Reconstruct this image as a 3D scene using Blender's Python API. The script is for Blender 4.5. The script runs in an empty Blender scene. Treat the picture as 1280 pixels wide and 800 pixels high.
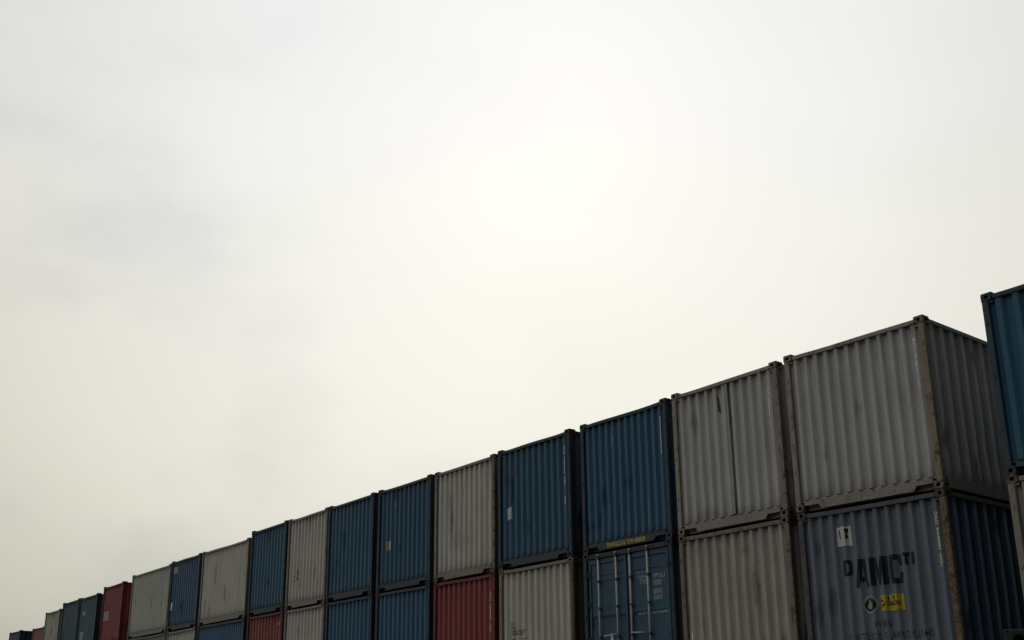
import bpy, bmesh, math, random
from mathutils import Matrix, Vector

random.seed(7)
sc = bpy.context.scene
col = sc.collection
R = math.radians

# ------------------------------------------------------------------ helpers
def link(name, me, parent=None, loc=(0, 0, 0), rz=0.0, colour=None, mat=None):
    o = bpy.data.objects.new(name, me)
    col.objects.link(o)
    o.location = loc
    o.rotation_euler = (0, 0, rz)
    if parent is not None:
        o.parent = parent
    if colour is not None:
        o.color = colour
    return o

def new_mesh(bm, name, mat, smooth=False):
    bmesh.ops.recalc_face_normals(bm, faces=bm.faces)
    me = bpy.data.meshes.new(name)
    bm.to_mesh(me)
    bm.free()
    me.materials.append(mat)
    if smooth:
        for p in me.polygons:
            p.use_smooth = True
    return me

def add_box(bm, x0, x1, y0, y1, z0, z1):
    v = [bm.verts.new((x, y, z)) for x in (x0, x1) for y in (y0, y1) for z in (z0, z1)]
    for f in ((0, 1, 3, 2), (4, 6, 7, 5), (0, 4, 5, 1), (2, 3, 7, 6), (0, 2, 6, 4), (1, 5, 7, 3)):
        bm.faces.new([v[i] for i in f])

def bevel_all(bm, w, seg=1):
    bmesh.ops.bevel(bm, geom=list(bm.edges), offset=w, segments=seg, affect='EDGES', profile=0.6)

def add_prism_xz(bm, pts, y0, y1):
    a = [bm.verts.new((x, y0, z)) for x, z in pts]
    b = [bm.verts.new((x, y1, z)) for x, z in pts]
    n = len(pts)
    bm.faces.new(a)
    bm.faces.new(b[::-1])
    for i in range(n):
        j = (i + 1) % n
        bm.faces.new((a[i], b[i], b[j], a[j]))

def add_tube(bm, p0, p1, r, seg=10):
    p0, p1 = Vector(p0), Vector(p1)
    d = (p1 - p0).normalized()
    u = d.orthogonal().normalized()
    w = d.cross(u)
    rings = []
    for p in (p0, p1):
        rings.append([bm.verts.new(p + r * (math.cos(2 * math.pi * k / seg) * u + math.sin(2 * math.pi * k / seg) * w)) for k in range(seg)])
    for k in range(seg):
        bm.faces.new((rings[0][k], rings[0][(k + 1) % seg], rings[1][(k + 1) % seg], rings[1][k]))
    bm.faces.new(rings[0][::-1])
    bm.faces.new(rings[1])

# ------------------------------------------------------------------ materials
class NT:
    def __init__(self, nt):
        self.nt = nt
    def n(self, t, **kw):
        nd = self.nt.nodes.new(t)
        for k, v in kw.items():
            setattr(nd, k, v)
        return nd
    def l(self, a, b):
        self.nt.links.new(a, b)
    def math(self, op, a, b=None, c=None, clamp=False):
        nd = self.n('ShaderNodeMath', operation=op)
        nd.use_clamp = clamp
        for i, v in enumerate((a, b, c)):
            if v is None:
                continue
            if isinstance(v, (int, float)):
                nd.inputs[i].default_value = v
            else:
                self.l(v, nd.inputs[i])
        return nd.outputs[0]
    def mix(self, fac, a, b, mode='MIX'):
        nd = self.n('ShaderNodeMix', data_type='RGBA', blend_type=mode)
        for s, v in ((nd.inputs[0], fac), (nd.inputs[6], a), (nd.inputs[7], b)):
            if isinstance(v, (int, float)):
                s.default_value = v
            elif isinstance(v, tuple):
                s.default_value = v if len(v) == 4 else (*v, 1)
            else:
                self.l(v, s)
        return nd.outputs[2]
    def noise(self, vec, scale, detail=3, rough=0.55, w=None):
        nd = self.n('ShaderNodeTexNoise')
        nd.inputs['Scale'].default_value = scale
        nd.inputs['Detail'].default_value = detail
        nd.inputs['Roughness'].default_value = rough
        self.l(vec, nd.inputs['Vector'])
        return nd.outputs['Fac']
    def ramp(self, fac, a, b):
        nd = self.n('ShaderNodeMapRange')
        nd.interpolation_type = 'SMOOTHSTEP'
        nd.inputs['From Min'].default_value = a
        nd.inputs['From Max'].default_value = b
        self.l(fac, nd.inputs['Value'])
        return nd.outputs['Result']

def new_mat(name):
    m = bpy.data.materials.new(name)
    m.use_nodes = True
    m.node_tree.nodes.clear()
    t = NT(m.node_tree)
    out = t.n('ShaderNodeOutputMaterial')
    b = t.n('ShaderNodeBsdfPrincipled')
    t.l(b.outputs[0], out.inputs[0])
    return m, t, b

def paint_material(name, rust_bias=0.0, rough=0.62, streaks=1.0, value=1.0):
    """weathered container paint; its colour is the object colour, alpha is how rusty the thing is"""
    m, t, b = new_mat(name)
    info = t.n('ShaderNodeObjectInfo')
    tc = t.n('ShaderNodeTexCoord')
    off = t.math('MULTIPLY', info.outputs['Random'], 137.0)
    comb = t.n('ShaderNodeCombineXYZ')
    t.l(off, comb.inputs[0]); t.l(off, comb.inputs[1]); t.l(off, comb.inputs[2])
    add = t.n('ShaderNodeVectorMath', operation='ADD')
    t.l(tc.outputs['Object'], add.inputs[0]); t.l(comb.outputs[0], add.inputs[1])
    P = add.outputs[0]
    st = t.n('ShaderNodeMapping')
    st.inputs['Scale'].default_value = (1.0, 1.0, 0.07)
    t.l(P, st.inputs[0])
    S = st.outputs[0]
    big = t.noise(P, 1.1, 4, 0.6)
    streak = t.noise(S, 9.0, 4, 0.65)
    fine = t.noise(P, 22.0, 5, 0.7)
    streak2 = t.noise(S, 26.0, 3, 0.7)
    base = info.outputs['Color']
    # sun-bleached and dull patches
    v = t.math('ADD', t.math('MULTIPLY', t.math('SUBTRACT', big, 0.5), 0.55), value)
    v = t.math('ADD', v, t.math('MULTIPLY', t.math('SUBTRACT', streak, 0.5), 0.75 * streaks))
    v = t.math('ADD', v, t.math('MULTIPLY', t.math('SUBTRACT', fine, 0.5), 0.22))
    c = t.n('ShaderNodeVectorMath', operation='SCALE')
    t.l(base, c.inputs[0]); t.l(v, c.inputs['Scale'])
    colr = c.outputs[0]
    # dirt film: pulls the paint to a dull brown grey
    dirt = t.ramp(t.math('ADD', t.math('MULTIPLY', streak2, 0.45), t.math('ADD', t.math('MULTIPLY', streak, 0.40), t.math('MULTIPLY', big, 0.15))), 0.44, 0.72)
    dk = t.mix(0.35, t.mix(1.0, colr, (.50, .48, .45), 'MULTIPLY'), (0.045, 0.038, 0.030))
    colr = t.mix(t.math('MULTIPLY', dirt, 0.34 * streaks), colr, dk)
    # dark water runs, few and far between
    wr = t.n('ShaderNodeMapping')
    wr.inputs['Scale'].default_value = (1.0, 1.0, 0.06)
    t.l(P, wr.inputs[0])
    wrun = t.ramp(t.noise(wr.outputs[0], 15.0, 5, 0.7), 0.60, 0.78)
    colr = t.mix(t.math('MULTIPLY', wrun, 0.20 * streaks), colr, t.mix(1.0, colr, (.35, .33, .30), 'MULTIPLY'))
    # dust lying low on the wall
    sep = t.n('ShaderNodeSeparateXYZ')
    t.l(tc.outputs['Object'], sep.inputs[0])
    low = t.math('MULTIPLY', t.ramp(sep.outputs[2], 0.62, 0.10), t.math('ADD', t.math('MULTIPLY', streak2, 0.6), 0.05))
    colr = t.mix(t.math('MULTIPLY', low, 0.40), colr, (0.105, 0.085, 0.060))
    # grime washed down from the top rail
    top = t.math('MULTIPLY', t.ramp(sep.outputs[2], 1.55, 2.45), t.ramp(streak2, 0.50, 0.68))
    colr = t.mix(t.math('MULTIPLY', top, 0.30 * streaks), colr, (0.080, 0.062, 0.045))
    # rust: spots and runs
    rb = t.math('ADD', t.math('MULTIPLY', info.outputs['Alpha'], 0.20), rust_bias)
    spots = t.math('ADD', t.math('MULTIPLY', fine, 0.55), t.math('MULTIPLY', t.noise(P, 5.0, 4, 0.65), 0.45))
    spots = t.math('ADD', spots, rb)
    rmask = t.ramp(spots, 0.69, 0.76)
    runs = t.ramp(t.math('ADD', t.math('ADD', t.math('MULTIPLY', streak2, 0.5), t.math('MULTIPLY', streak, 0.5)), rb), 0.66, 0.80)
    rustc = t.mix(t.noise(P, 30.0, 2), (0.030, 0.016, 0.010), (0.135, 0.062, 0.026))
    colr = t.mix(t.math('MULTIPLY', runs, 0.55), colr, (0.105, 0.058, 0.030))
    colr = t.mix(t.math('MULTIPLY', rmask, 0.9), colr, rustc)
    t.l(colr, b.inputs['Base Color'])
    rg = t.math('ADD', t.math('MULTIPLY', t.math('ADD', rmask, big), 0.12), rough - 0.06)
    t.l(rg, b.inputs['Roughness'])
    b.inputs['Specular IOR Level'].default_value = 0.30
    bump = t.n('ShaderNodeBump')
    bump.inputs['Strength'].default_value = 0.55
    bump.inputs['Distance'].default_value = 0.012
    h = t.math('ADD', t.math('MULTIPLY', big, 2.2), t.math('MULTIPLY', fine, 0.18))
    t.l(h, bump.inputs['Height'])
    t.l(bump.outputs[0], b.inputs['Normal'])
    return m

M_panel = paint_material('container_paint', 0.0)
M_frame = paint_material('frame_paint', 0.045, 0.6, 1.0, 1.0)
M_cast = paint_material('casting_steel', 0.08, 0.65, 1.0, 0.95)

def flat_mat(name, c, rough=0.7, wear=0.0, var=0.25, scale=14.0):
    m, t, b = new_mat(name)
    tc = t.n('ShaderNodeTexCoord')
    nz = t.noise(tc.outputs['Object'], scale, 4, 0.65)
    k = t.n('ShaderNodeVectorMath', operation='SCALE')
    k.inputs[0].default_value = c
    t.l(t.math('ADD', t.math('MULTIPLY', t.math('SUBTRACT', nz, 0.5), var * 2), 1.0), k.inputs['Scale'])
    t.l(k.outputs[0], b.inputs['Base Color'])
    b.inputs['Roughness'].default_value = rough
    b.inputs['Specular IOR Level'].default_value = 0.3
    if wear > 0:
        nw = t.noise(tc.outputs['Object'], 45.0, 4, 0.7)
        t.l(t.math('SUBTRACT', 1.0, t.math('MULTIPLY', t.ramp(nw, 0.62 - wear * 0.4, 0.70 - wear * 0.4), 0.85)), b.inputs['Alpha'])
    return m

M_white = flat_mat('white_lettering', (0.85, 0.82, 0.74), 0.7, 0.10)
M_code = flat_mat('serial_paint', (0.82, 0.79, 0.68), 0.7, 0.10)
M_codey = flat_mat('yellowed_serial_paint', (0.80, 0.70, 0.42), 0.7, 0.10)
M_faint = flat_mat('faded_white_paint', (0.42, 0.44, 0.44), 0.7, 0.38)
M_door = flat_mat('worn_door_lettering', (0.42, 0.44, 0.43), 0.7, 0.25)
M_dim = flat_mat('worn_dark_lettering', (0.014, 0.018, 0.024), 0.7, 0.42)
M_dark = flat_mat('dark_lettering', (0.009, 0.014, 0.022), 0.6, 0.12)
M_black = flat_mat('black_lettering', (0.016, 0.016, 0.016), 0.7, 0.4)
M_paper = flat_mat('sticker_paper', (0.56, 0.57, 0.53), 0.6, 0.0, 0.18, 6.0)
M_yel = flat_mat('yellow_sticker', (0.50, 0.37, 0.035), 0.6, 0.12)
M_yelp = flat_mat('yellow_paint', (0.68, 0.55, 0.10), 0.7, 0.2)
M_org = flat_mat('orange_sticker', (0.33, 0.10, 0.04), 0.7, 0.2)
M_ink = flat_mat('print_ink', (0.012, 0.012, 0.014), 0.7, 0.0)
M_pale = flat_mat('emblem_grey', (0.33, 0.34, 0.32), 0.6, 0.1)
M_void = flat_mat('casting_hole_shadow', (0.008, 0.007, 0.006), 0.9)
M_gasket = flat_mat('rubber_gasket', (0.013, 0.014, 0.016), 0.8)
M_bar = flat_mat('galvanised_bar', (0.48, 0.46, 0.41), 0.5, 0.0, 0.3, 9.0)
M_seam = flat_mat('dark_seam', (0.085, 0.078, 0.068), 0.8, 0.3)  # dark grey brown of the weld seam and the tear

# ------------------------------------------------------------------ ground
gm, t, b = new_mat('yard_asphalt')
tc = t.n('ShaderNodeTexCoord')
a1 = t.noise(tc.outputs['Object'], 0.15, 5, 0.6)
a2 = t.noise(tc.outputs['Object'], 9.0, 4, 0.7)
g = t.mix(a1, (0.030, 0.029, 0.027), (0.062, 0.058, 0.052))
g = t.mix(t.math('MULTIPLY', a2, 0.5), g, (0.05, 0.048, 0.044))
t.l(g, b.inputs['Base Color'])
b.inputs['Roughness'].default_value = 0.9
bm = bmesh.new()
bmesh.ops.create_grid(bm, x_segments=8, y_segments=8, size=900)
ground = link('ground', new_mesh(bm, 'ground', gm))
ground['kind'] = 'structure'
ground['label'] = 'dark asphalt of the container yard'

# ------------------------------------------------------------------ container geometry
POST = 0.105
def profile(W, n, depth, y0, margin=POST):
    """outline in plan of a corrugated wall: list of (x, y), y grows into the container"""
    a, bb = -W / 2 + margin, W / 2 - margin
    p = (bb - a) / n
    pts = [(a - 0.012, y0 + depth * 0.55), (a + 0.02, y0 + depth * 0.55)]
    for i in range(n):
        s = a + i * p
        last = 0
        pts += [(s + 0.20 * p, y0 + depth), (s + 0.34 * p, y0), (s + 0.66 * p, y0), (s + 0.86 * p, y0 + depth)]
    pts += [(bb - 0.02, y0 + depth * 0.8), (bb + 0.012, y0 + depth * 0.8)]
    return pts

class Profile(list):
    dent = None
    rows = ()

def prof_y(pts, x):
    if x <= pts[0][0]:
        return pts[0][1]
    for (xa, ya), (xb, yb) in zip(pts, pts[1:]):
        if xa <= x <= xb:
            return ya + (yb - ya) * (x - xa) / max(1e-9, xb - xa)
    return pts[-1][1]

def dent_field(seed, W, H, k):
    r = random.Random(seed)
    ds = [(r.uniform(-W / 2 + .2, W / 2 - .2), r.uniform(.3, H - .3), r.uniform(.06, .22), r.uniform(-.006, .018)) for _ in range(k)]
    def f(x, z):
        s = 0
        for dx, dz, dr, da in ds:
            q = ((x - dx) / dr) ** 2 + ((z - dz) / (dr * 1.6)) ** 2
            if q < 6:
                s += da * math.exp(-q)
        return s
    return f

_cache = {}
def wall_mesh(W, H, n, depth, seed, z0=0.185, z1=None, margin=POST, y0=0.028):
    key = ('wall', W, H, n, depth, seed, z0, z1, margin, y0)
    if key in _cache:
        return _cache[key]
    top = (H - 0.105) if z1 is None else z1
    pts = Profile(profile(W, n, depth, y0, margin))
    dent = dent_field(seed, W, H, 8 if W < 3 else 12)
    rows = 22
    pts.dent = dent
    pts.rows = [z0 + (top - z0) * j / rows for j in range(rows + 1)]
    bm = bmesh.new()
    grid = []
    for j in range(rows + 1):
        z = z0 + (top - z0) * j / rows
        grid.append([bm.verts.new((x, y + (dent(x, z) if 0 < j < rows else 0), z)) for x, y in pts])
    for j in range(rows):
        for i in range(len(pts) - 1):
            bm.faces.new((grid[j][i], grid[j][i + 1], grid[j + 1][i + 1], grid[j + 1][i]))
    # tiny bend radius at each fold
    es = [e for e in bm.edges if abs(e.verts[0].co.x - e.verts[1].co.x) < 1e-6 and len(e.link_faces) == 2]
    bmesh.ops.bevel(bm, geom=es, offset=0.011, segments=2, affect='EDGES', profile=0.5)
    bmesh.ops.recalc_face_normals(bm, faces=bm.faces)
    if sum(f.normal.y * f.calc_area() for f in bm.faces) > 0:
        bmesh.ops.reverse_faces(bm, faces=bm.faces)
    me = bpy.data.meshes.new('corrugated_wall')
    bm.to_mesh(me)
    bm.free()
    me.materials.append(M_panel)
    for q in me.polygons:
        q.use_smooth = True
    _cache[key] = (me, pts)
    return _cache[key]

def casting_mesh(bottom=False):
    key = ('cast', bottom)
    if key in _cache:
        return _cache[key]
    bm = bmesh.new()
    lx, ly, lz = 0.162, 0.178, 0.118
    N = 16
    def holed(o, ux, uy, nrm, a, bbb, hw, hh):
        # rectangle a x b centred at o, with an oval hole sunk into it
        outer, inner, deep = [], [], []
        for k in range(N):
            th = 2 * math.pi * (k + .5) / N
            cx, cy = math.cos(th), math.sin(th)
            s = 1 / max(abs(cx), abs(cy))
            outer.append(bm.verts.new(o + ux * (cx * s * a / 2) + uy * (cy * s * bbb / 2)))
            inner.append(bm.verts.new(o + ux * (cx * hw) + uy * (cy * hh)))
            deep.append(bm.verts.new(o + ux * (cx * hw) + uy * (cy * hh) - nrm * 0.05))
        for k in range(N):
            j = (k + 1) % N
            bm.faces.new((outer[k], outer[j], inner[j], inner[k]))
            f = bm.faces.new((inner[k], inner[j], deep[j], deep[k])); f.material_index = 1
        f = bm.faces.new(deep); f.material_index = 1
    X, Y, Z = Vector((1, 0, 0)), Vector((0, 1, 0)), Vector((0, 0, 1))
    # local origin: outer front lower corner, the casting reaches +x and +y; front faces -y, outer side faces -x
    e = 0.006
    holed(Vector((lx / 2, 0, lz / 2)), X, Z, -Y, lx - 2 * e, lz - 2 * e, 0.032, 0.027)
    holed(Vector((0, ly / 2, lz / 2)), Y, Z, -X, ly - 2 * e, lz - 2 * e, 0.040, 0.026)
    # chamfered shell between the plates
    def q(*p):
        bm.faces.new([bm.verts.new(v) for v in p])
    q((e, 0, e), (lx - e, 0, e), (lx - e, e, 0), (0 + e, e, 0))
    q((e, 0, lz - e), (lx - e, 0, lz - e), (lx - e, e, lz), (e, e, lz))
    q((e, 0, e), (0, e, e), (0, e, lz - e), (e, 0, lz - e))
    q((0, e, e), (e, e, 0), (e, ly - e, 0), (0, ly - e, e))
    q((0, e, lz - e), (e, e, lz), (e, ly - e, lz), (0, ly - e, lz - e))
    q((e, 0, e), (0, e, e), (e, e, 0)) if False else bm.faces.new([bm.verts.new(v) for v in ((e, 0, e), (0, e, e), (e, e, 0))])
    bm.faces.new([bm.verts.new(v) for v in ((e, 0, lz - e), (0, e, lz - e), (e, e, lz))])
    q((lx - e, 0, e), (lx - e, 0, lz - e), (lx - e, ly - e, lz - e), (lx - e, ly - e, e))
    q((e, ly - e, e), (lx - e, ly - e, e), (lx - e, ly - e, lz - e), (e, ly - e, lz - e))
    q((e, e, lz), (lx - e, e, lz), (lx - e, ly - e, lz), (e, ly - e, lz))
    q((e, e, 0), (lx - e, e, 0), (lx - e, ly - e, 0), (e, ly - e, 0))
    me = bpy.data.meshes.new('corner_casting')
    bmesh.ops.recalc_face_normals(bm, faces=bm.faces)
    bm.to_mesh(me); bm.free()
    me.materials.append(M_cast); me.materials.append(M_void)
    _cache[key] = me
    return me

def box_mesh(name, dims, mat, bev=0.006):
    key = (name,) + tuple(dims) + (mat.name,)
    if key in _cache:
        return _cache[key]
    bm = bmesh.new()
    add_box(bm, *dims)
    if bev:
        bevel_all(bm, bev)
    _cache[key] = new_mesh(bm, name, mat)
    return _cache[key]

def post_mesh(H):
    key = ('post', H)
    if key in _cache:
        return _cache[key]
    # a folded section: outer leg, lip and inner leg, standing between the castings
    bm = bmesh.new()
    z0, z1 = 0.118, H - 0.118
    out = [(0.004, 0.012), (0.012, 0.004), (0.092, 0.004), (0.102, 0.014), (0.102, 0.085), (0.070, 0.100), (0.020, 0.100), (0.020, 0.062), (0.004, 0.058)]
    a = [bm.verts.new((x, y, z0)) for x, y in out]
    c = [bm.verts.new((x, y, z1)) for x, y in out]
    bm.faces.new(a[::-1]); bm.faces.new(c)
    for i in range(len(out)):
        j = (i + 1) % len(out)
        bm.faces.new((a[i], a[j], c[j], c[i]))
    # two small welded lashing lugs on the front leg
    for zz in (0.62, H * 0.52, H - 0.46):
        add_box(bm, 0.030, 0.062, -0.006, 0.006, zz, zz + 0.055)
    _cache[key] = new_mesh(bm, 'corner_post', M_frame)
    return _cache[key]

def sill_mesh(W, notch=True):
    key = ('sill', W, notch)
    if key in _cache:
        return _cache[key]
    bm = bmesh.new()
    a = W / 2 - 0.160
    if notch:
        pts = [(-a, 0.118), (-a, 0.098), (-a + 0.05, 0.092), (-a + 0.255, 0.092), (-a + 0.315, 0.020),
               (a - 0.315, 0.020), (a - 0.255, 0.092), (a - 0.05, 0.092), (a, 0.098), (a, 0.118), (a, 0.153), (-a, 0.153)]
    else:
        pts = [(-a, 0.030), (a, 0.030), (a, 0.162), (-a, 0.162)]
    add_prism_xz(bm, pts, 0.010, 0.030)
    # sloping weather strip along the top edge
    v = [bm.verts.new(p) for p in ((-W / 2 + .10, 0.008, 0.155), (W / 2 - .10, 0.008, 0.155), (W / 2 - .10, 0.085, 0.196), (-W / 2 + .10, 0.085, 0.196),
                                   (-W / 2 + .10, 0.085, 0.150), (W / 2 - .10, 0.085, 0.150))]
    bm.faces.new(v[:4]); bm.faces.new((v[3], v[2], v[5], v[4]))
    # dark pocket backing behind the notches
    add_box(bm, -W / 2 + .17, W / 2 - .17, 0.11, 0.12, 0.02, 0.15)
    _cache[key] = new_mesh(bm, 'bottom_rail', M_frame)
    return _cache[key]

def header_mesh(W, H, seed=0):
    key = ('header', W, H, seed % 7)
    if key in _cache:
        return _cache[key]
    bm = bmesh.new()
    add_box(bm, -W / 2 + .162, W / 2 - .162, 0.012, 0.10, H - 0.105, H - 0.035)
    bevel_all(bm, 0.008)
    rr = random.Random(seed % 7 + 40)
    for i in range(1, 9):
        gv = list(bm.verts) + list(bm.edges) + list(bm.faces)
        bmesh.ops.bisect_plane(bm, geom=gv, plane_co=(-W / 2 + .162 + (W - .324) * i / 9, 0, 0), plane_no=(1, 0, 0), dist=1e-5)
    ph, am, kk = rr.uniform(0, 6), rr.uniform(.002, .008), rr.uniform(1.5, 4)
    for v in bm.verts:
        e = max(0, 1 - (abs(v.co.x) / (W / 2 - .162)) ** 6)
        v.co.z += -am * e * (0.6 + math.sin(ph + kk * v.co.x))
        v.co.y += am * 1.2 * e * math.sin(ph * 2 + kk * 1.3 * v.co.x)
    # gusset leaves reaching down to the wall beside the posts
    for s in (-1, 1):
        add_box(bm, *(sorted((s * (W / 2 - .104), s * (W / 2 - .162)))), 0.020, 0.09, H - 0.150, H - 0.118)
    _cache[key] = new_mesh(bm, 'top_rail', M_frame)
    return _cache[key]

def side_wall(L, H):
    """corrugated side panel in a frame of its own: x runs along the length"""
    n = max(6, round((L - .3) / 0.278))
    return wall_mesh(L, H, n, 0.040, 5, 0.165, H - 0.075, 0.090, 0.010)[0]

def roof_mesh(W, L, H):
    key = ('roof', W, L, H)
    if key in _cache:
        return _cache[key]
    bm = bmesh.new()
    n = int(L / 0.21)
    a, e = 0.12, L - 0.12
    p = (e - a) / n
    prev = None
    for i in range(n):
        for y, z in ((a + i * p, H - .05), (a + (i + .1) * p, H - .032), (a + (i + .5) * p, H - .032), (a + (i + .6) * p, H - .05)):
            cur = [bm.verts.new((-W / 2 + .06, y, z)), bm.verts.new((W / 2 - .06, y, z))]
            if prev:
                bm.faces.new((prev[0], prev[1], cur[1], cur[0]))
            prev = cur
    _cache[key] = new_mesh(bm, 'roof', M_panel)
    return _cache[key]

# ---- lettering that follows the folds of a wall
def conform(bm, pts, lift=0.004, step=None):
    xs = sorted({x for x, _ in pts})
    for x in xs:
        gv = list(bm.verts) + list(bm.edges) + list(bm.faces)
        bmesh.ops.bisect_plane(bm, geom=gv, plane_co=(x, 0, 0), plane_no=(1, 0, 0), dist=1e-5)
    rows = getattr(pts, 'rows', ())
    if rows:
        z0, z1 = min(v.co.z for v in bm.verts), max(v.co.z for v in bm.verts)
        for z in rows:
            if z0 < z < z1:
                gv = list(bm.verts) + list(bm.edges) + list(bm.faces)
                bmesh.ops.bisect_plane(bm, geom=gv, plane_co=(0, 0, z), plane_no=(0, 0, 1), dist=1e-5)
        bmesh.ops.triangulate(bm, faces=bm.faces)
    for v in bm.verts:
        d = 0.0
        if rows:      # the wall is straight between its rows, so read the dent there
            h = rows[1] - rows[0]
            j = min(max(int((v.co.z - rows[0]) / h), 0), len(rows) - 2)
            f = min(max((v.co.z - rows[j]) / h, 0), 1)
            x = v.co.x
            for (xa, ya), (xb, yb) in zip(pts, pts[1:]):
                if xa <= x <= xb:
                    g = (x - xa) / max(1e-9, xb - xa)
                    dd = lambda q: (1 - g) * pts.dent(xa, q) + g * pts.dent(xb, q)
                    d = (1 - f) * (dd(rows[j]) if 0 < j else 0) + f * (dd(rows[j + 1]) if j + 1 < len(rows) - 1 else 0)
                    break
        v.co.y = prof_y(pts, v.co.x) + d - lift

def text_bm(txt, x0, z0, x1, z1, bold=0.0, upright=True, rot90=False, slant=0.0):
    """letters scaled into the rectangle x0..x1, z0..z1 of the wall plane"""
    cu = bpy.data.curves.new('lettering', 'FONT')
    cu.body = txt
    cu.fill_mode = 'FRONT'
    cu.resolution_u = 3
    cu.offset = bold
    cu.space_line = 0.80
    cu.align_x = 'CENTER'
    tmp = bpy.data.objects.new('tmp_text', cu)
    me = bpy.data.meshes.new_from_object(tmp)
    bpy.data.objects.remove(tmp)
    bpy.data.curves.remove(cu)
    bm = bmesh.new()
    bm.from_mesh(me)
    bpy.data.meshes.remove(me)
    bmesh.ops.triangulate(bm, faces=bm.faces)
    ax = [v.co.x for v in bm.verts]; ay = [v.co.y for v in bm.verts]
    mx, Mx, my, My = min(ax), max(ax), min(ay), max(ay)
    for v in bm.verts:
        u = (v.co.x - mx) / max(1e-6, Mx - mx)
        w = (v.co.y - my) / max(1e-6, My - my)
        v.co = (x0 + (x1 - x0) * u, 0, z0 + (z1 - z0) * w + slant * u)
    return bm

def quad_bm(x0, z0, x1, z1, jit=0.0, nz=1):
    bm = bmesh.new()
    j = lambda: random.uniform(-jit, jit)
    v = [bm.verts.new((x0 + j(), 0, z0 + j())), bm.verts.new((x1 + j(), 0, z0 + j())), bm.verts.new((x1 + j(), 0, z1 + j())), bm.verts.new((x0 + j(), 0, z1 + j()))]
    bm.faces.new(v)
    return bm

def disc_bm(cx, cz, rx, rz, r0=0.0, seg=28):
    bm = bmesh.new()
    o = [bm.verts.new((cx + rx * math.cos(2 * math.pi * k / seg), 0, cz + rz * math.sin(2 * math.pi * k / seg))) for k in range(seg)]
    if r0 <= 0:
        bm.faces.new(o)
    else:
        i = [bm.verts.new((cx + r0 * rx * math.cos(2 * math.pi * k / seg), 0, cz + r0 * rz * math.sin(2 * math.pi * k / seg))) for k in range(seg)]
        for k in range(seg):
            bm.faces.new((o[k], o[(k + 1) % seg], i[(k + 1) % seg], i[k]))
    return bm

def poly_bm(pts):
    bm = bmesh.new()
    bm.faces.new([bm.verts.new((x, 0, z)) for x, z in pts])
    return bm

def mark(name, bm, pts, parent, mat, lift=0.004):
    conform(bm, pts, lift)
    for f in bm.faces:
        f.normal_update()
        if f.normal.y > 0:
            f.normal_flip()
    me = bpy.data.meshes.new(name)
    bm.to_mesh(me); bm.free()
    me.materials.append(mat)
    return link(name, me, parent)

FLATP = lambda y: [(-9, y), (9, y)]

# ------------------------------------------------------------------ one container
def container(label, x, y, z, rz, W, H, colour, frame=None, side=None, n=11, depth=0.050, L=6.058, seed=0,
              rust=0.25, doors=False, group='containers stacked in the long row', category='shipping container', simple=False):
    root = bpy.data.objects.new('shipping_container', None)
    col.objects.link(root)
    root.empty_display_size = 0.3
    root.location = (x, y, z)
    root.rotation_euler = (0, 0, rz)
    root['label'] = label; root['category'] = category
    if group:
        root['group'] = group
    k = random.uniform(0.94, 1.06)
    cp = tuple(c * k for c in colour) + (rust,)
    fr = tuple(c * k for c in (frame or colour)) + (min(1.0, rust + .05),)
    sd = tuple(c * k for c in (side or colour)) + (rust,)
    cst = tuple(c * .8 for c in fr[:3]) + (min(1.0, rust + .2),)
    pts = None
    if doors:
        pts = door_end(root, W, H, cp, fr)
    else:
        me, pts = wall_mesh(W, H, n, depth, seed)
        link('end_wall', me, root, colour=cp)
    # far end
    link('end_wall', wall_mesh(W, H, n, depth, seed)[0], root, (0, L, 0), math.pi, cp)
    sw = side_wall(L, H)
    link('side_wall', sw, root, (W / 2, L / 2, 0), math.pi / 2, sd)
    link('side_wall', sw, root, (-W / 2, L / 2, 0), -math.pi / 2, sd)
    link('roof', roof_mesh(W, L, H), root, colour=sd)
    pm = post_mesh(H)
    cm = casting_mesh()
    def corner(name, me, sx, sy, zz, c):
        o = link(name, me, root, (sx * W / 2, 0 if sy > 0 else L, zz), 0, c)
        o.scale = (-sx, sy, 1)
        return o
    for sx in (-1, 1):
        for sy in (1, -1):
            corner('corner_post', pm, sx, sy, 0, fr)
            for zz in (0.0, H - 0.118):
                corner('corner_casting', cm, sx, sy, zz, cst)
    link('top_rail', header_mesh(W, H, seed), root, (0, 0, 0), 0, fr)
    link('top_rail', header_mesh(W, H), root, (0, L, 0), math.pi, fr)
    link('bottom_rail', sill_mesh(W, not doors), root, colour=fr)
    link('bottom_rail', sill_mesh(W, False), root, (0, L, 0), math.pi, fr)
    tr = box_mesh('side_rail', (-.003, .060, .178, L - .178, H - .095, H - .030), M_frame)
    br = box_mesh('side_rail', (-.003, .045, .178, L - .178, .022, .180), M_frame)
    for me2 in (tr, br):
        o = link('side_rail', me2, root, (-W / 2 + .006, 0, 0), 0, fr)
        o = link('side_rail', me2, root, (W / 2 - .006, 0, 0), 0, fr); o.scale = (-1, 1, 1)
    link('floor', box_mesh('floor', (-W / 2 + .07, W / 2 - .07, .13, L - .13, .10, .145), M_frame, 0), root, colour=(.03, .028, .025, .2))
    root['_'] = 0
    del root['_']
    return root, pts

def door_panel_pts():
    return None

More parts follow.
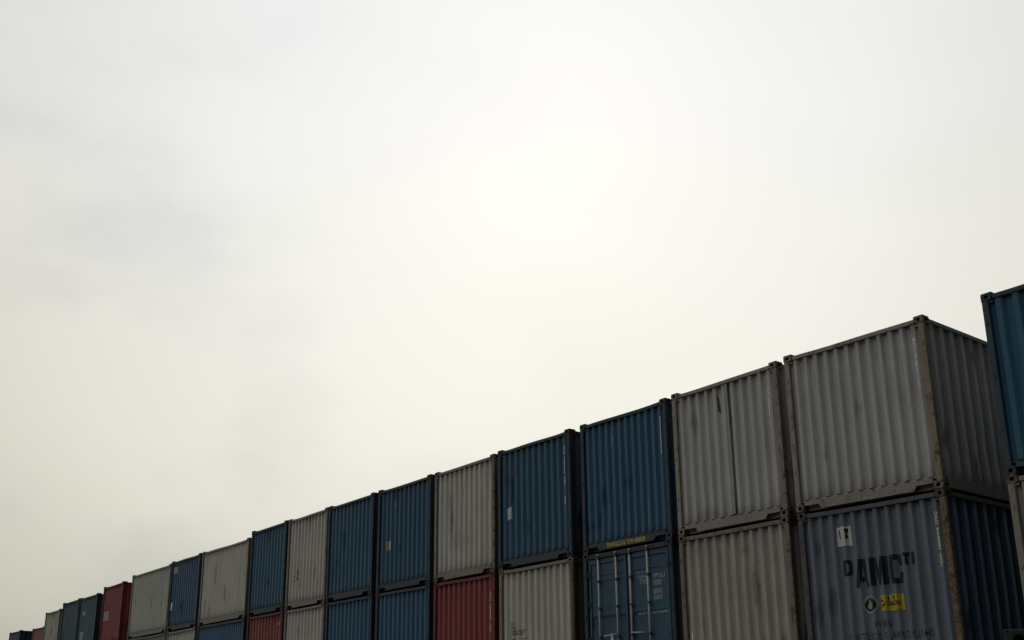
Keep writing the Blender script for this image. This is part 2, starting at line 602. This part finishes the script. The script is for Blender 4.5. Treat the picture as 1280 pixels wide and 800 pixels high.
def door_end(root, W, H, cp, fr):
    a = W / 2 - 0.112
    z0, z1 = 0.20, H - 0.125
    # dark rubber around both leaves, set back in the frame
    bm = bmesh.new()
    add_box(bm, -a - .006, a + .006, 0.075, 0.090, z0 - .03, z1 + .03)
    link('door_gasket', new_mesh(bm, 'door_gasket', M_gasket), root)
    for s in (-1, 1):
        xa, xb = (-a + .028, -.022) if s < 0 else (.022, a - .028)
        bm = bmesh.new()
        # sheet folded into horizontal bands
        ys, zs = [], []
        zz = z0 + .03
        prof = []
        bands = [(0.0, .052), (.35, .052), (.352, .046), (.372, .046), (.374, .052), (.92, .052), (.925, .066), (1.10, .066), (1.16, .046), (1.19, .046), (1.20, .052),
                 (1.80, .052), (1.805, .044), (1.835, .044), (1.84, .052), (1.90, .052), (1.905, .044), (1.925, .044), (1.93, .052), (z1 - z0 - .06, .052)]
        prev = None
        for dz, yy in bands:
            cur = [bm.verts.new((xa + .05, yy, z0 + .03 + dz)), bm.verts.new((xb - .05, yy, z0 + .03 + dz))]
            if prev:
                bm.faces.new((prev[0], prev[1], cur[1], cur[0]))
            prev = cur
        # hollow-section frame of the leaf
        for r in ((xa, xa + .052, z0 + .01, z1 - .01), (xb - .052, xb, z0 + .01, z1 - .01)):
            add_box(bm, r[0], r[1], .030, .074, r[2], r[3])
        for r in ((z0 + .01, z0 + .07), (z1 - .10, z1 - .01)):
            add_box(bm, xa + .0525, xb - .0525, .032, .074, r[0], r[1])
        leaf = link('door', new_mesh(bm, 'door', M_panel), root, colour=cp)
        for xx in ((-.775, -.275) if s < 0 else (.105, .570)):
            bm = bmesh.new()
            add_tube(bm, (xx, .004, .09), (xx, .004, H - .055), .0185)
            bar = link('locking_bar', new_mesh(bm, 'locking_bar', M_bar, True), leaf)
            for zc in (.45, .98, 1.52, 2.02):
                link('bar_bracket', box_mesh('bar_bracket', (-.034, .034, -.018, .031, -.024, .024), M_frame), leaf, (xx, 0, zc), colour=cp)
            for zc in (.13, H - .115):
                link('cam_keeper', box_mesh('cam_keeper', (-.045, .030, -.022, .022, -.04, .04), M_cast, .01), leaf, (xx, 0, zc), colour=(.10, .095, .085, .3))
            if xx in (-.275, .105):
                bm = bmesh.new()
                add_tube(bm, (xx, -.022, 1.02), (xx + (.36 if s > 0 else -.36), -.022, 1.00), .012)
                link('door_handle', new_mesh(bm, 'door_handle', M_bar, True), leaf)
        for zc in (.42, .95, 1.62, 2.16):
            bm = bmesh.new()
            xo = s * (a - .005)
            add_box(bm, xo - .045, xo + .045, .006, .030, zc - .05, zc + .05)
            add_tube(bm, (s * (a + .012), .002, zc - .055), (s * (a + .012), .002, zc + .055), .014, 8)
            link('hinge', new_mesh(bm, 'hinge', M_frame), leaf, colour=fr)
    # drip lip over the doors
    bm = bmesh.new()
    add_box(bm, -W / 2 + .18, W / 2 - .18, .0, .011, H - .122, H - .104)
    link('rain_lip', new_mesh(bm, 'rain_lip', M_frame), root, colour=fr)
    return FLATP(.052)

# ------------------------------------------------------------------ paints (linear base colours)
GREY = (.325, .312, .290)
GREY_D = (.180, .170, .155)
BEIGE = (.365, .342, .292)
BEIGE_L = (.395, .370, .312)
BLUE = (.015, .073, .130)
BLUE_D = (.013, .064, .110)
SLATE = (.098, .114, .136)
NAVY = (.012, .042, .085)
RED = (.180, .027, .021)
TEAL = (.030, .068, .080)
PINK = (.200, .085, .075)
DARK = (.030, .031, .033)
DGREEN = (.014, .032, .030)
FRBLUE = (.036, .054, .070)
FRGREY = (.330, .300, .255)
FRBEIGE = (.26, .235, .19)

T = 2.591
S8 = 2.438
Z2, Z3 = T, 2 * T

def serial(root, pts, x, z0=1.50, z1=2.275, mat=None, w=0.048, txt=None):
    chars = txt or ''.join(random.choice('CUMTE') for _ in range(4)) + ' ' + ''.join(random.choice('0123456789') for _ in range(7)) + ' ' + '22G1'
    body = '\n'.join(chars)
    bm = text_bm(body, x - w / 2, z0, x + w / 2, z1, .03)
    return mark('serial_number', bm, pts, root, mat or M_code)

# columns of the row: x centre, y of the front, turn, and the two tiers in view (the ground tier carries them)
row = [
    # c0: right of the frame, a lane's width from the next stack
    dict(x=-6.455, y=14.05, rz=0.0, W=2.45),
    dict(x=-9.853, y=14.013, rz=R(2.6), W=2.50),
    dict(x=-12.535, y=14.018, rz=R(-.04), W=2.438),
    dict(x=-15.151, y=14.061, rz=R(-.21), W=2.438),
    dict(x=-17.874, y=14.029, rz=R(.44), W=2.438),
    dict(x=-20.524, y=14.084, rz=R(-.44), W=2.438),
    dict(x=-23.093, y=14.059, rz=R(.53), W=2.438),
    dict(x=-25.740, y=14.045, rz=R(.2), W=2.438),
    dict(x=-28.240, y=14.045, rz=R(-.3), W=2.438),
    dict(x=-30.745, y=14.016, rz=R(0), W=2.438),
]
C = {}
def put(c, tier, label, colour, **kw):
    r = row[c]
    j = random.uniform(-.012, .012)
    z = tier * T
    root, pts = container(label, r['x'] + (0 if c == 1 else j), r['y'] + (0 if tier == 2 else random.uniform(-.015, .015)), z, r['rz'] + (R(random.uniform(-.12, .12)) if tier < 2 else 0), r['W'], T, colour, **kw)
    C[(c, tier)] = (root, pts)
    return root, pts

# --- c0
put(0, 2, 'blue container cut off by the right edge, standing above a grey beige one', (.012, .074, .122), frame=(.034, .062, .078), seed=1, rust=.15, n=9, depth=.05)
put(0, 1, 'grey beige container at the right edge of the picture, under the cut-off blue one', (.220, .206, .165), frame=(.250, .230, .180), seed=2, rust=.3, n=9)
put(0, 0, 'grey ground level container of the stack at the right edge', GREY_D, seed=3)
# --- c1
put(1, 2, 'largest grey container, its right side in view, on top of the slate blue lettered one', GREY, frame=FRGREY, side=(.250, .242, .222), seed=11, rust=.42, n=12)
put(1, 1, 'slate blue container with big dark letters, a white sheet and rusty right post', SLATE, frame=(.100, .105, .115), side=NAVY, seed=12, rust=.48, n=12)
put(1, 0, 'grey container at ground level beneath the slate blue lettered one', GREY_D, seed=13)
# --- c2
put(2, 2, 'weathered grey container with a vertical repair seam down its front, on the top tier', GREY, frame=FRGREY, seed=21, rust=.40)
put(2, 1, 'grey brown container under the grey one with a repair seam', (.275, .256, .212), frame=(.215, .178, .130), seed=22, rust=.45)
put(2, 0, 'grey container at ground level beneath the grey brown one', GREY_D, seed=23)
# --- c3
put(3, 2, 'blue container on top of the one with doors, yellow writing on its bottom rail', BLUE, frame=FRBLUE, seed=31, rust=.22, n=12)
put(3, 1, 'dark blue container with double doors and pale locking bars facing the camera', (.040, .096, .138), frame=(.034, .048, .060), seed=32, rust=.15, doors=True)
put(3, 0, 'grey container at ground level beneath the one with doors', GREY_D, seed=33)
# --- c4
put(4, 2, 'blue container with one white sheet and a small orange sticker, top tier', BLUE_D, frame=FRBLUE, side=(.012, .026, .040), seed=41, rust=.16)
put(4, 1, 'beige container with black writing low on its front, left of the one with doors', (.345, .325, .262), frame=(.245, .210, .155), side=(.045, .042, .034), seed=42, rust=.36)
put(4, 0, 'blue container at ground level beneath the beige one with black writing', BLUE_D, seed=43)
# --- c5
put(5, 2, 'beige container on top of the bright red one', (.375, .350, .302), frame=(.250, .225, .180), seed=51, rust=.32)
put(5, 1, 'larger red container with a column of white digits, under a beige one', RED, frame=(.190, .030, .034), seed=52, rust=.2)
put(5, 0, 'blue container at ground level beneath the larger red one', BLUE_D, seed=53)
# --- c6
put(6, 2, 'blue container with a cream sticker and a pale mark, on the top tier', BLUE_D, frame=FRBLUE, seed=61, rust=.16)
put(6, 1, 'blue container in the second tier directly left of the larger red one', BLUE, frame=FRBLUE, seed=62, rust=.16)
put(6, 0, 'grey container at ground level left of the larger red stack', GREY_D, seed=63)
# --- c7
put(7, 2, 'plain top tier blue container between a beige one and a blue one with cream sticker', BLUE_D, frame=FRBLUE, seed=71, rust=.16)
put(7, 1, 'blue container in the second tier between a blue neighbour and a narrow beige one', BLUE, frame=FRBLUE, seed=72, rust=.16)
put(7, 0, 'blue container at ground level beneath two blue ones', BLUE_D, seed=73)
# --- c8
put(8, 2, 'narrow beige container with small dark marks, between two blue ones on the top tier', BEIGE, frame=FRBEIGE, seed=81, rust=.22)
put(8, 1, 'beige container in the second tier right of the small red one', BEIGE, frame=FRBEIGE, seed=82, rust=.22)
put(8, 0, 'grey container at ground level beneath two beige ones', GREY_D, seed=83)
# --- c9
put(9, 2, 'blue container rising above its left neighbour, on top of the smaller red one', BLUE_D, frame=(.026, .046, .062), seed=91, rust=.12)
put(9, 1, 'smaller red container further down the row, white digits on its right edge', RED, frame=(.120, .026, .028), seed=92, rust=.2)
put(9, 0, 'grey container at ground level beneath the smaller red one', GREY_D, seed=93)

def put_at(label, xl, xr, y, z, H, colour, **kw):
    return container(label, (xl + xr) / 2, y, z, kw.pop('rz', 0.0), xr - xl, H, colour, **kw)

# --- c10..c12: the stacks with the wide, finely ribbed fronts
put_at('wide pale beige container with fine ribs, lower than the blue one on its right', -35.95, -32.20, 14.04, Z3, S8, BEIGE_L, frame=FRBEIGE, n=22, depth=.036, seed=101, rust=.12)
put_at('wide blue container with fine ribs, below the wide pale beige one', -35.93, -32.18, 14.03, Z2, T, BLUE, frame=FRBLUE, n=22, depth=.036, seed=102, rust=.12)
put_at('wide grey container at ground level beneath the wide blue one', -35.94, -32.19, 14.04, 0, T, GREY_D, n=22, depth=.036, seed=103)
put_at('blue container between two wide pale ones, two white marks near its left edge', -38.78, -36.12, 14.03, Z3, S8, BLUE_D, frame=FRBLUE, n=12, seed=111, rust=.12)
C['11'] = bpy.context.scene.objects[-1] if False else None
c11 = [o for o in col.objects if o.get('label', '').startswith('blue container between two wide pale')][0]
put_at('beige container in the second tier under the blue one with two white marks', -38.77, -36.13, 14.04, Z2, T, BEIGE, frame=FRBEIGE, n=12, seed=112, rust=.2)
put_at('blue container at ground level in the stack between the two wide ones', -38.77, -36.13, 14.04, 0, T, BLUE_D, seed=113)
put_at('wide smooth grey beige container beside the gap next to the tall red one', -43.02, -38.92, 14.05, Z3, S8 - .04, (.285, .280, .232), frame=(.24, .235, .19), n=30, depth=.014, seed=121, rust=.1)
put_at('wide dark grey container in the second tier under the smooth grey beige one', -43.02, -38.92, 14.05, Z2, T, (.130, .128, .112), frame=(.16, .155, .135), n=30, depth=.014, seed=122, rust=.1)
put_at('wide grey container at ground level under the dark grey one', -43.02, -38.92, 14.05, 0, T, GREY_D, n=30, depth=.014, seed=123)

# --- c13..c18: the far stacks, eight-foot-high containers, with gaps between some of them
def stack(labels, xl, y, heights, colours, **kw):
    z = 0
    out = []
    for h, lb, cl in zip(heights, labels, colours):
        r, p = put_at(lb, xl, xl + 2.438, y, z, h, cl, **kw)
        out.append((r, p))
        z += h
    return out
RED13 = (.185, .026, .022)
s13 = stack(['blue container at ground level in the stack topped by the tall red one', 'grey container in the middle of the stack topped by the tall red one',
             'dark red container with its side in view, by the gap near the far end'], -46.45, 14.04, (T, S8, S8), (BLUE_D, GREY_D, RED13), seed=131, rust=.08, frame=(.150, .020, .026))
s14 = stack(['blue container at ground level left of the red topped stack', 'blue container in the middle of the stack left of the red topped one',
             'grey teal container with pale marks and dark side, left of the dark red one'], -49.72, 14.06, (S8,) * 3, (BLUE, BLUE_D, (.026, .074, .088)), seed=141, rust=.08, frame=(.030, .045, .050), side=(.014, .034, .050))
s15 = stack(['grey container at ground level in the far dark blue stack', 'blue container in the middle of the far dark blue stack',
             'dark blue container without marks between the grey teal one and the far beige one'], -52.22, 14.04, (S8,) * 3, (GREY_D, BLUE, (.022, .066, .090)), seed=151, rust=.08, frame=(.030, .046, .056))
s16 = stack(['blue container at ground level in the far beige topped stack', 'beige container in the middle of the far beige topped stack',
             'far beige container with a darker right edge, left of the dark blue one'], -57.25, 14.62, (S8,) * 3, (BLUE, BEIGE, (.330, .315, .245)), seed=161, rust=.15, frame=(.27, .26, .22))
s17 = stack(['blue container at ground level in the farthest red topped stack', 'blue container in the middle of the farthest red topped stack',
             'small faded red container near the left end of the row'], -67.35, 16.58, (S8,) * 3, (BLUE, BLUE_D, PINK), seed=171, rust=.08, frame=(.17, .08, .07))
s18 = stack(['grey container at ground level in the last stack on the left', 'blue container in the middle of the last stack on the left',
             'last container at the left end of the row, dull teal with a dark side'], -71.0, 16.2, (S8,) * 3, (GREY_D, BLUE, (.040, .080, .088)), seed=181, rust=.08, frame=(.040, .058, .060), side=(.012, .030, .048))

# --- a dark container standing nearer, on the ground; only its top corner reaches the picture
near, near_p = container('very dark green container, only a corner showing at the lower right of the picture', -2.749, 7.285, 0, R(29), 2.438, T,
                         DGREEN, frame=(.018, .030, .028), L=2.991, seed=200, rust=.1, group=None)

# ------------------------------------------------------------------ writing, stickers and damage
r, p = C[(1, 2)]
serial(r, p, 1.052, 1.48, 2.272, M_white)
r, p = C[(1, 1)]
sh = mark('paper_sheet', quad_bm(-.600, 1.985, -.352, 2.285, .008), p, r, M_paper)
mark('print', poly_bm([(-.568, 2.24), (-.550, 2.24), (-.542, 2.10), (-.560, 2.10)]), p, sh, M_ink, .0065)
mark('print', poly_bm([(-.448, 2.245), (-.400, 2.245), (-.408, 2.19), (-.418, 2.17), (-.408, 2.09), (-.440, 2.10), (-.432, 2.17), (-.440, 2.20)]), p, sh, M_ink, .0065)
GLY = {
 'D': [[(0, 0), (.62, 0), (.88, .06), (1, .22), (1, .78), (.88, .94), (.62, 1), (0, 1)], [(.36, .2), (.56, .2), (.65, .28), (.65, .72), (.56, .8), (.36, .8)]],
 'A': [[(0, 0), (.30, 0), (.36, .2), (.64, .2), (.70, 0), (1, 0), (.70, 1), (.30, 1)], [(.42, .38), (.58, .38), (.5, .76)]],
 'M': [[(0, 0), (.25, 0), (.25, .60), (.41, 0), (.59, 0), (.75, .60), (.75, 0), (1, 0), (1, 1), (.68, 1), (.5, .38), (.32, 1), (0, 1)]],
 'C': [[(1, .38), (1, .22), (.93, .09), (.78, .02), (.5, 0), (.22, .02), (.07, .09), (0, .22), (0, .78), (.07, .91), (.22, .98), (.5, 1), (.78, .98), (.93, .91), (1, .78), (1, .62),
        (.65, .62), (.65, .74), (.58, .81), (.42, .81), (.36, .74), (.36, .26), (.42, .19), (.58, .19), (.65, .26), (.65, .38)]],
 'T': [[(.34, 0), (.70, 0), (.70, .74), (1, .74), (1, 1), (0, 1), (0, .74), (.34, .74)]],
 'I': [[(0, 0), (1, 0), (1, 1), (0, 1)]],
}
def glyph_bm(ch, x0, z0, x1, z1):
    bm = bmesh.new()
    for loop in GLY[ch]:
        vs = [bm.verts.new((x0 + (x1 - x0) * u, 0, z0 + (z1 - z0) * w)) for u, w in loop]
        for i in range(len(vs)):
            bm.edges.new((vs[i], vs[(i + 1) % len(vs)]))
    bmesh.ops.triangle_fill(bm, use_beauty=True, edges=list(bm.edges), normal=(0, -1, 0))
    return bm
for ch, x0, z0_, x1, z1_ in (('D', -.515, 1.540, -.385, 1.775), ('A', -.330, 1.350, -.105, 1.768), ('M', -.082, 1.358, .195, 1.768), ('C', .222, 1.352, .450, 1.772),
                             ('T', .468, 1.605, .562, 1.775), ('I', .582, 1.600, .655, 1.775)):
    mark('letter', glyph_bm(ch, x0, z0_, x1, z1_), p, r, M_dark)
em = mark('emblem', disc_bm(-.137, 1.090, .122, .132, .78), p, r, M_pale)
mark('emblem_centre', disc_bm(-.137, 1.090, .094, .102), p, em, M_dark, .005)
mark('emblem_figure', poly_bm([(-.150, 1.180), (-.115, 1.165), (-.088, 1.085), (-.100, 1.030), (-.140, 1.012), (-.180, 1.040), (-.196, 1.075), (-.170, 1.110)]), p, em, M_pale, .0065)
ys = mark('yellow_sticker', quad_bm(.025, .975, .405, 1.215, .006), p, r, M_yel)
mark('print', text_bm('UNICON', .145, 1.050, .345, 1.120, .03), p, ys, M_ink, .0065)
for q in ([(.045, 1.18), (.100, 1.12), (.045, 1.10)], [(.050, 1.04), (.115, 1.10), (.120, 1.06)], [(.150, 1.19), (.164, 1.19), (.164, 1.12), (.150, 1.12)], [(.255, 1.19), (.270, 1.19), (.282, 1.13), (.262, 1.13)]):
    mark('print', poly_bm(q), p, ys, M_ink, .0065)
mark('lettering', text_bm('WTRV', -.100, .745, .185, .860, .01), p, r, M_dim)
mark('lettering', text_bm('F SATTERCS PS AMRCULLAMS', -.560, .590, .805, .690, .005), p, r, M_dim)
serial(r, p, 1.060, 1.515, 2.285, M_codey)
r, p = C[(2, 2)]
# repaired front: a welded cover strip and a gash beside it
bm = bmesh.new()
add_prism_xz(bm, [(.040, .205), (.115, .205), (.120, 1.30), (.105, 2.475), (.045, 2.475), (.055, 1.30)], .0235, .032)
sm = link('repair_strip', new_mesh(bm, 'repair_strip', M_panel), r, colour=(*[c * .95 for c in GREY], .5))
mark('weld_seam', poly_bm([(.119, .21), (.125, .21), (.129, 1.30), (.114, 2.47), (.108, 2.47), (.123, 1.30)]), p, sm, M_seam)
mark('tear', poly_bm([(-.155, 2.35), (-.135, 2.30), (-.100, 2.02), (-.120, 1.99), (-.150, 2.04)]), p, r, M_seam)
serial(r, p, .992, 1.46, 2.232, M_white)
mark('patch', quad_bm(.38, 1.18, .46, 1.26, .01), p, r, M_seam) if False else None
r, p = C[(2, 1)]
serial(r, p, .958, 1.545, 2.279, M_white)
mark('stroke', quad_bm(-1.040, .70, -1.010, .915), p, r, M_white)
r, p = C[(3, 2)]
mark('stroke', text_bm('I\nM\nE', -.350, 1.97, -.262, 2.26, .02), p, r, M_faint)
mark('serial_number', quad_bm(1.032, 1.57, 1.045, 2.275, .002), p, r, M_code)
mark('lettering', text_bm('TRWDCLS & TRW 000009', -.520, .040, .525, .128, .02), FLATP(.010), r, M_yelp)
for x0, z0_, z1_ in ((-.44, .5, .9), (-.13, .9, 1.3), (.20, .4, .65), (.62, .3, .8), (-.62, 1.1, 1.4)):
    mark('scratch', poly_bm([(x0, z0_), (x0 + .012, z0_ + .04), (x0 + .018, z1_), (x0 + .008, z1_ - .03)]), p, r, M_faint)
r, p = C[(3, 1)]
for tx, x0, z0_, x1, z1_ in (('PULL', .235, 1.975, .500, 2.09), ('TIC', .300, 1.865, .500, 1.955), ('SMTLTY', .650, 1.94, 1.055, 2.06), ('000', .650, 1.81, .870, 1.91),
                             ('000', .650, 1.665, .870, 1.755), ('0000', .650, 1.56, .880, 1.64)):
    mark('lettering', text_bm(tx, x0, z0_, x1, z1_, .01), p, r, M_door)
mark('lettering', text_bm('NOT TO BE SHIPPED', .25, 1.315, 1.02, 1.36, .02), p, r, M_door)
mark('placard', poly_bm([(-.560, .86), (-.430, .86), (-.497, 1.06)]), p, r, M_white)
r, p = C[(4, 2)]
mark('paper_sheet', quad_bm(-.950, 1.03, -.765, 1.285, .006), p, r, M_paper)
mark('orange_sticker', quad_bm(-.700, 1.98, -.605, 2.185, .006), p, r, M_org)
serial(r, p, 1.020, 1.44, 2.285, M_white, .040)
mark('yellow_mark', quad_bm(1.000, 1.06, 1.032, 1.24), p, r, M_yelp)
r, p = C[(4, 1)]
mark('lettering', text_bm('OLS', -.880, 1.33, -.680, 1.475, .01), p, r, M_black)
mark('lettering', text_bm('geassor', -.885, 1.15, -.345, 1.30, .01), p, r, M_black)
mark('lettering', text_bm('Co Su', -.860, 1.00, -.210, 1.13, .01), p, r, M_black)
mark('rust_spot', disc_bm(-.255, 1.805, .03, .045), p, r, M_black)
serial(r, p, 1.040, 1.45, 2.22, M_white, .045)
r, p = C[(5, 2)]
mark('serial_number', quad_bm(1.085, 1.47, 1.112, 2.33, .004), p, r, M_code)
mark('faded_lettering', text_bm('OLS ame', -.60, .72, .37, 1.00, 0), p, r, flat_mat('ghost_lettering', (.22, .205, .17), .7, .75))
r, p = C[(5, 1)]
serial(r, p, 1.03, 1.30, 2.18, M_code, .05)
r, p = C[(6, 2)]
mark('pale_mark', quad_bm(-.480, 2.02, -.400, 2.23, .01), p, r, M_faint)
mark('sticker', quad_bm(-.800, .985, -.690, 1.225, .004), p, r, flat_mat('tan_sticker', (.38, .30, .19), .7))
mark('sticker', quad_bm(-.688, .985, -.585, 1.225, .004), p, r, M_paper)
r, p = C[(8, 2)]
mark('lettering', text_bm('I\nR', -.60, .74, -.49, 1.03, .02), p, r, M_black)
mark('lettering', text_bm('OI', -.80, .76, -.68, .92, .0), p, r, M_black)
r, p = C[(9, 1)]
serial(r, p, .92, 1.55, 2.285, M_code, .11)
p = wall_mesh(2.66, S8, 12, .040, 111)[1]
mark('pale_mark', quad_bm(-1.10, 1.98, -.72, 2.20, .02), FLATP(.026), c11, M_faint)
mark('white_sticker', quad_bm(-1.16, .70, -1.00, .98, .01), FLATP(.026), c11, M_paper)
r, p = s13[2]
mark('pale_sticker', quad_bm(-.95, 1.05, -.30, 1.42, .02), FLATP(.026), r, M_faint)
r, p = s14[2]
mark('pale_mark', quad_bm(-.70, 1.62, -.25, 1.82, .02), FLATP(.026), r, M_faint)
mark('pale_mark', quad_bm(-.80, .55, -.30, .95, .02), FLATP(.026), r, M_faint)

# rust-brown leading posts of the nearest stacks
for key, tint in (((1, 2), (.270, .215, .150, .55)), ((1, 1), (.200, .150, .105, .75)), ((2, 2), (.250, .215, .170, .5)), ((2, 1), (.215, .175, .125, .6)),
                  ((4, 1), (.110, .090, .068, .8)), ((5, 2), (.230, .190, .140, .7))):
    for o in C[key][0].children:
        if o.name.startswith('corner_post') and o.location.x > 0 and o.location.y < .1:
            o.color = tint
# ------------------------------------------------------------------ camera
f_px, ppx, ppy = 1383.22, -24.306, 82.996
rv = Vector((0.5874680923694594, 0.8092379265126994, -0.003901120507631958))
uv = Vector((0.23818455950531023, -0.16829945588538542, 0.956526742314058))
dv = Vector((-0.7734011611453977, 0.5628581272773007, 0.2916185393572233))
cam_d = bpy.data.cameras.new('camera')
cam = bpy.data.objects.new('camera', cam_d)
col.objects.link(cam)
m3 = Matrix((rv, uv, -dv)).transposed()
cam.matrix_world = Matrix.Translation((0, 0, 2.0435)) @ m3.to_4x4()
cam_d.sensor_width = 36
cam_d.lens = f_px / 1280 * 36
cam_d.shift_x = -ppx / 1280
cam_d.shift_y = ppy / 1280
cam_d.clip_end = 3000
sc.camera = cam

# ------------------------------------------------------------------ sky and sun
SUN = (dv + rv * ((690 - 640 - ppx) / f_px) - uv * ((160 - 400 - ppy) / f_px)).normalized()
elev = math.asin(SUN.z)
az = math.atan2(SUN.x, SUN.y)
w = bpy.data.worlds.new('World')
sc.world = w
w.use_nodes = True
w.node_tree.nodes.clear()
t = NT(w.node_tree)
out = t.n('ShaderNodeOutputWorld')
sky = t.n('ShaderNodeTexSky', sky_type='NISHITA')
sky.sun_disc = False
sky.sun_elevation = elev
sky.sun_rotation = az
sky.dust_density = 4.0
bg1 = t.n('ShaderNodeBackground')
t.l(sky.outputs[0], bg1.inputs[0])
bg1.inputs[1].default_value = 0.05
# overcast deck: bright round the hidden sun, dull low down
tc = t.n('ShaderNodeTexCoord')
D = tc.outputs['Generated']
dot = t.n('ShaderNodeVectorMath', operation='DOT_PRODUCT')
t.l(D, dot.inputs[0]); dot.inputs[1].default_value = SUN
ang = t.math('ARCCOSINE', t.math('MINIMUM', dot.outputs['Value'], 0.99999))
cr = t.n('ShaderNodeValToRGB')
t.l(t.math('DIVIDE', ang, math.pi), cr.inputs[0])
els = cr.color_ramp.elements
els[0].position = 0.0; els[0].color = (.945, .94, .92, 1)
els[1].position = 1.0; els[1].color = (.36, .36, .35, 1)
for pos, c in ((.085, (.925, .918, .885)), (.15, (.82, .808, .75)), (.21, (.645, .635, .56)), (.30, (.66, .65, .605)), (.5, (.98, .97, .945)), (.72, (.72, .715, .70))):  # unseen sky away from the sun is raised to light the container fronts
    e = els.new(pos); e.color = (*c, 1)
sep = t.n('ShaderNodeSeparateXYZ')
t.l(D, sep.inputs[0])
hi = t.ramp(sep.outputs[2], 0.22, 0.62)
tint = t.mix(hi, (1.0, .99, .945), (.97, 1.0, 1.03))
c = t.mix(1.0, cr.outputs[0], tint, 'MULTIPLY')
mp = t.n('ShaderNodeMapping')
mp.inputs['Scale'].default_value = (1, 1, 1.9)
t.l(D, mp.inputs[0])
away = t.ramp(ang, R(38), R(85))
up = t.math('ADD', 0.22, t.math('MULTIPLY', t.ramp(sep.outputs[2], -0.05, 0.85), 1.35))
k = t.math('ADD', 1.0, t.math('MULTIPLY', away, t.math('SUBTRACT', up, 1.0)))
sv = t.n('ShaderNodeVectorMath', operation='SCALE')
t.l(c, sv.inputs[0]); t.l(k, sv.inputs['Scale'])
dx = t.math('ADD', 0.14, t.math('MULTIPLY', t.ramp(sep.outputs[0], 0.45, -0.32), 0.86))   # dimming added to unseen sky on the right, to darken right-facing walls
sx = t.n('ShaderNodeVectorMath', operation='SCALE')
t.l(sv.outputs[0], sx.inputs[0]); t.l(dx, sx.inputs['Scale'])
lo = t.math('ADD', 0.84, t.math('MULTIPLY', t.ramp(sep.outputs[2], 0.0, 0.26), 0.16))
sl = t.n('ShaderNodeVectorMath', operation='SCALE')
t.l(sx.outputs[0], sl.inputs[0]); t.l(lo, sl.inputs['Scale'])
c = sl.outputs[0]
n1 = t.noise(mp.outputs[0], 5.2, 4, 0.5)
n2 = t.noise(mp.outputs[0], 1.6, 2, 0.5)
cl = t.ramp(t.math('ADD', t.math('MULTIPLY', n1, .6), t.math('MULTIPLY', n2, .4)), 0.43, 0.64)
cl = t.math('MULTIPLY', cl, t.math('ADD', 0.25, t.math('MULTIPLY', t.ramp(ang, R(9), R(20)), 0.75)))
lat = t.n('ShaderNodeVectorMath', operation='DOT_PRODUCT')      # the broken part of the deck lies to the left
t.l(D, lat.inputs[0]); lat.inputs[1].default_value = rv
cl = t.math('MULTIPLY', cl, t.math('ADD', 0.15, t.math('MULTIPLY', t.ramp(lat.outputs['Value'], 0.28, 0.02), 0.85)))
c = t.mix(cl, c, t.mix(1.0, c, (.862, .884, .905), 'MULTIPLY'))
bg2 = t.n('ShaderNodeBackground')
t.l(c, bg2.inputs[0])
bg2.inputs[1].default_value = 0.945
ad = t.n('ShaderNodeMixShader')          # the cloud deck covers nearly all of the sky
ad.inputs[0].default_value = 0.94
t.l(bg1.outputs[0], ad.inputs[1]); t.l(bg2.outputs[0], ad.inputs[2])
t.l(ad.outputs[0], out.inputs[0])

sd = bpy.data.lights.new('sun', 'SUN')
sd.energy = 0.6
sd.angle = R(18)
sd.color = (1.0, .96, .9)
so = bpy.data.objects.new('sun', sd)
col.objects.link(so)
so.rotation_euler = (-SUN).to_track_quat('-Z', 'Y').to_euler()

sc.view_settings.view_transform = 'Standard'
sc.view_settings.look = 'None'
sc.view_settings.exposure = 0
sc.view_settings.gamma = 1
sc.cycles.max_bounces = 6
